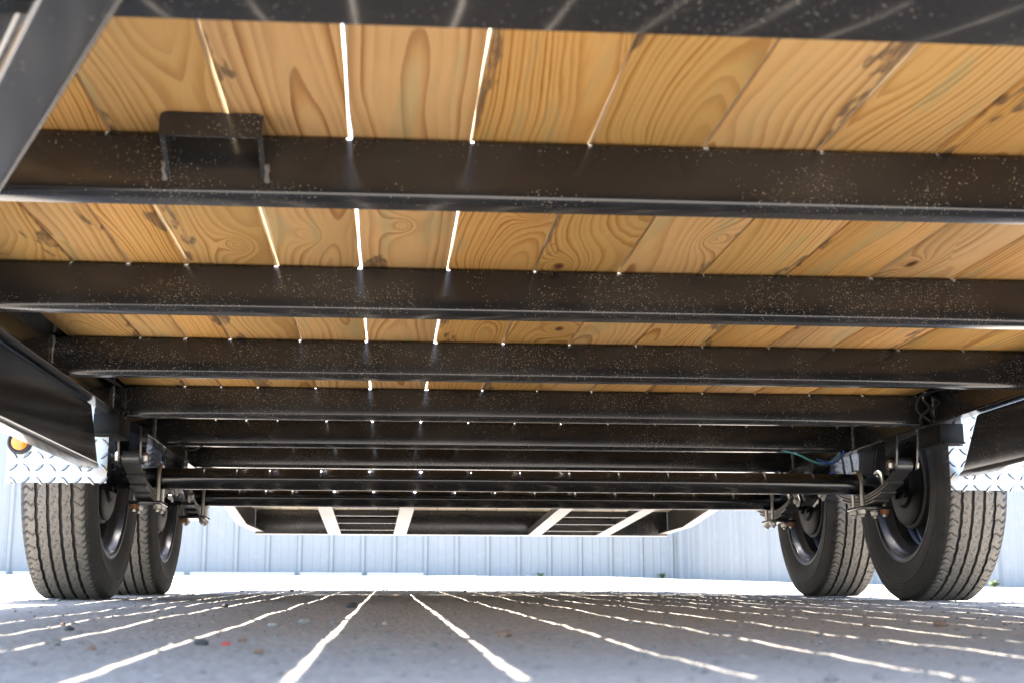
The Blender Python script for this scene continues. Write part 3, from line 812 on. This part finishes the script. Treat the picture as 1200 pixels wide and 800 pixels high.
# ------------------------------------------------------------------ loose stones
def rock(mb, p, r, rnd, sub=1, flat=0.6):
    bm = bmesh.new(); bmesh.ops.create_icosphere(bm, subdivisions=sub, radius=1)
    ph = Vector((rnd.uniform(0, 50), rnd.uniform(0, 50), rnd.uniform(0, 50))); a = rnd.uniform(0, PI)
    sx, sy = rnd.uniform(0.7, 1.4), rnd.uniform(0.7, 1.1)
    for v in bm.verts:
        k = 1+0.45*mnoise.noise(v.co*1.3+ph)
        q = Vector((v.co.x*sx, v.co.y*sy, v.co.z*flat))*k*r
        v.co = Vector((p[0]+q.x*math.cos(a)-q.y*math.sin(a), p[1]+q.x*math.sin(a)+q.y*math.cos(a), p[2]+q.z))
    mb.bm(bm)
rnd = random.Random(11)
ico = bmesh.new(); bmesh.ops.create_icosphere(ico, subdivisions=1, radius=1)
ico_v = np.array([v.co[:] for v in ico.verts]); ico_f = [[v.index for v in f.verts] for f in ico.faces]; ico.free()
gr = MB(); rs = np.random.RandomState(5)
for i in range(7000):
    y = 0.6+7.5*rs.rand()**1.3; x = -0.9-0.22*y+(2.3+0.72*y)*rs.rand()
    r = 0.0011+0.0036*rs.rand()**4
    if y > 5.5: r *= 1.6
    q = ico_v*(1+0.35*(rs.rand(len(ico_v), 1)-0.5))*np.array([r*(0.7+0.7*rs.rand()), r*(0.7+0.6*rs.rand()), r*0.62])
    gr.add((q+np.array([x, y, gheight(x, y)+r*0.25])).tolist(), ico_f)
tag(gr.build('gravel', M['gravel'], None), 'fine loose grit scattered over the packed ground', 'gravel', kind='stuff')
def ground_at(px, py):
    d = f2 + r2*((px-565)/F_PX) - u2*((py-400)/F_PX)
    t = -HC/d.z
    return (d.x*t, d.y*t)
stones = [(265, 753, .0052, 'stone_red', 'tiny bright red chip on the ground at the left foreground'),
          (236, 753, .0085, 'stone_dark', 'dark flat stone beside the tiny red chip'),
          (284, 750, .0050, 'stone_brown', 'small brown stone just right of the tiny red chip'),
          (303, 762, .0060, 'stone_brown', 'brown stone nearer the camera than the red chip'),
          (108, 755, .0065, 'stone_brown', 'reddish brown stone lying by the left sun streaks'),
          (74, 729, .0065, 'stone_brown', 'reddish stone far left between two sun streaks'),
          (81, 733, .0080, 'stone_dark', 'dark lump far left between two sun streaks'),
          (264, 710, .0110, 'stone_dark', 'dark lump on a sun streak behind the left wheels'),
          (357, 727, .0120, 'stone_pale', 'pale grey stone midway along the left foreground'),
          (319, 731, .0100, 'stone_pale', 'pale stone near the second left sun streak'),
          (413, 710, .0150, 'stone_dark', 'ragged black lump on the sun streak left of centre'),
          (451, 729, .0060, 'stone_pale', 'small bluish grey stone right of centre left streak'),
          (591, 743, .0110, 'stone_brown', 'flat brown patch of grit in the middle foreground'),
          (182, 703, .0110, 'stone_pale', 'pale stone on the ground just inside the left rear tyre'),
          (68, 703, .0100, 'stone_pale', 'small pale stone against the foot of the left front tyre'),
          (1102, 732, .0110, 'stone_brown', 'dark brown stone below the right front tyre'),
          (1016, 732, .0060, 'stone_brown', 'orange brown chip on a right sun streak'),
          (342, 692, .0160, 'stone_dark', 'dark lump at the far edge of the shade, left'),
          (545, 693, .0140, 'stone_dark', 'dark lump at the far edge of the shade, centre')]
for i, (px_, py_, r, mt, lab) in enumerate(stones):
    x, y = ground_at(px_, py_); mb = MB()
    r *= 0.8
    rock(mb, (0, 0, 0), r, random.Random(i+40), 2, 0.55)
    o = mb.build('stone', M[mt], None, (x, y, gheight(x, y)+r*0.3), sharp=60)
    tag(o, lab, 'stone', 'loose stones on the ground')

# ------------------------------------------------------------------ weeds at the fence foot
def weed(x, y, z, h, n, seed, label, dry=False):
    rn = random.Random(seed)
    root = bpy.data.objects.new('weed', None); COL.objects.link(root); root.location = (x, y, z)
    tag(root, label, 'weed', 'weeds along the fence foot')
    st = MB(); lf = MB()
    for i in range(n):
        a = rn.uniform(0, 2*PI); ln = rn.uniform(0.2, 0.75)*h; hh = h*rn.uniform(0.5, 1.0)
        pts = [Vector((0, 0, -0.01)), Vector((math.cos(a)*ln*0.25, math.sin(a)*ln*0.25, hh*0.55)), Vector((math.cos(a)*ln*0.7, math.sin(a)*ln*0.7, hh))]
        st.tube(pts, [0.003, 0.002, 0.001], 5)
        if not dry:
            for k in range(6):
                t = 0.25+0.75*k/6; p = pts[0].lerp(pts[1], min(1, t*2)) if t < 0.5 else pts[1].lerp(pts[2], t*2-1)
                b = rn.uniform(0, 2*PI); d = Vector((math.cos(b), math.sin(b), rn.uniform(0.1, 0.8))).normalized(); w = d.orthogonal().normalized()
                L = rn.uniform(0.02, 0.045)
                lf.add([p, p+d*L*0.5+w*L*0.22, p+d*L, p+d*L*0.5-w*L*0.22], [(0, 1, 2, 3)])
    st.build('stem', M['straw' if dry else 'leaf'], root)
    if lf.v: lf.build('leaves', M['leaf'], root)
fx = lambda x: 12.85+(x+12.0)*0.0134-0.09
weed(2.72, fx(2.72), gheight(2.72, 12.9), 0.06, 9, 1, 'small green weed at the foot of the fence corner')
weed(1.50, fx(1.50), gheight(1.50, 12.9), 0.03, 5, 2, 'tiny green weed at the fence foot left of the corner')
weed(4.10, 10.4, gheight(4.10, 10.4), 0.09, 10, 3, 'green weed behind the gap between the right tyres')
weed(4.50, 9.55, gheight(4.50, 9.55), 0.05, 9, 4, 'low green weed at the right fence foot by the right front tyre')
weed(4.68, 9.2, gheight(4.68, 9.2), 0.045, 8, 6, 'low green weed at the right edge under the fence')
weed(3.55, 11.4, gheight(3.55, 11.4), 0.42, 3, 5, 'dry leaning stalk against the right fence run', True)
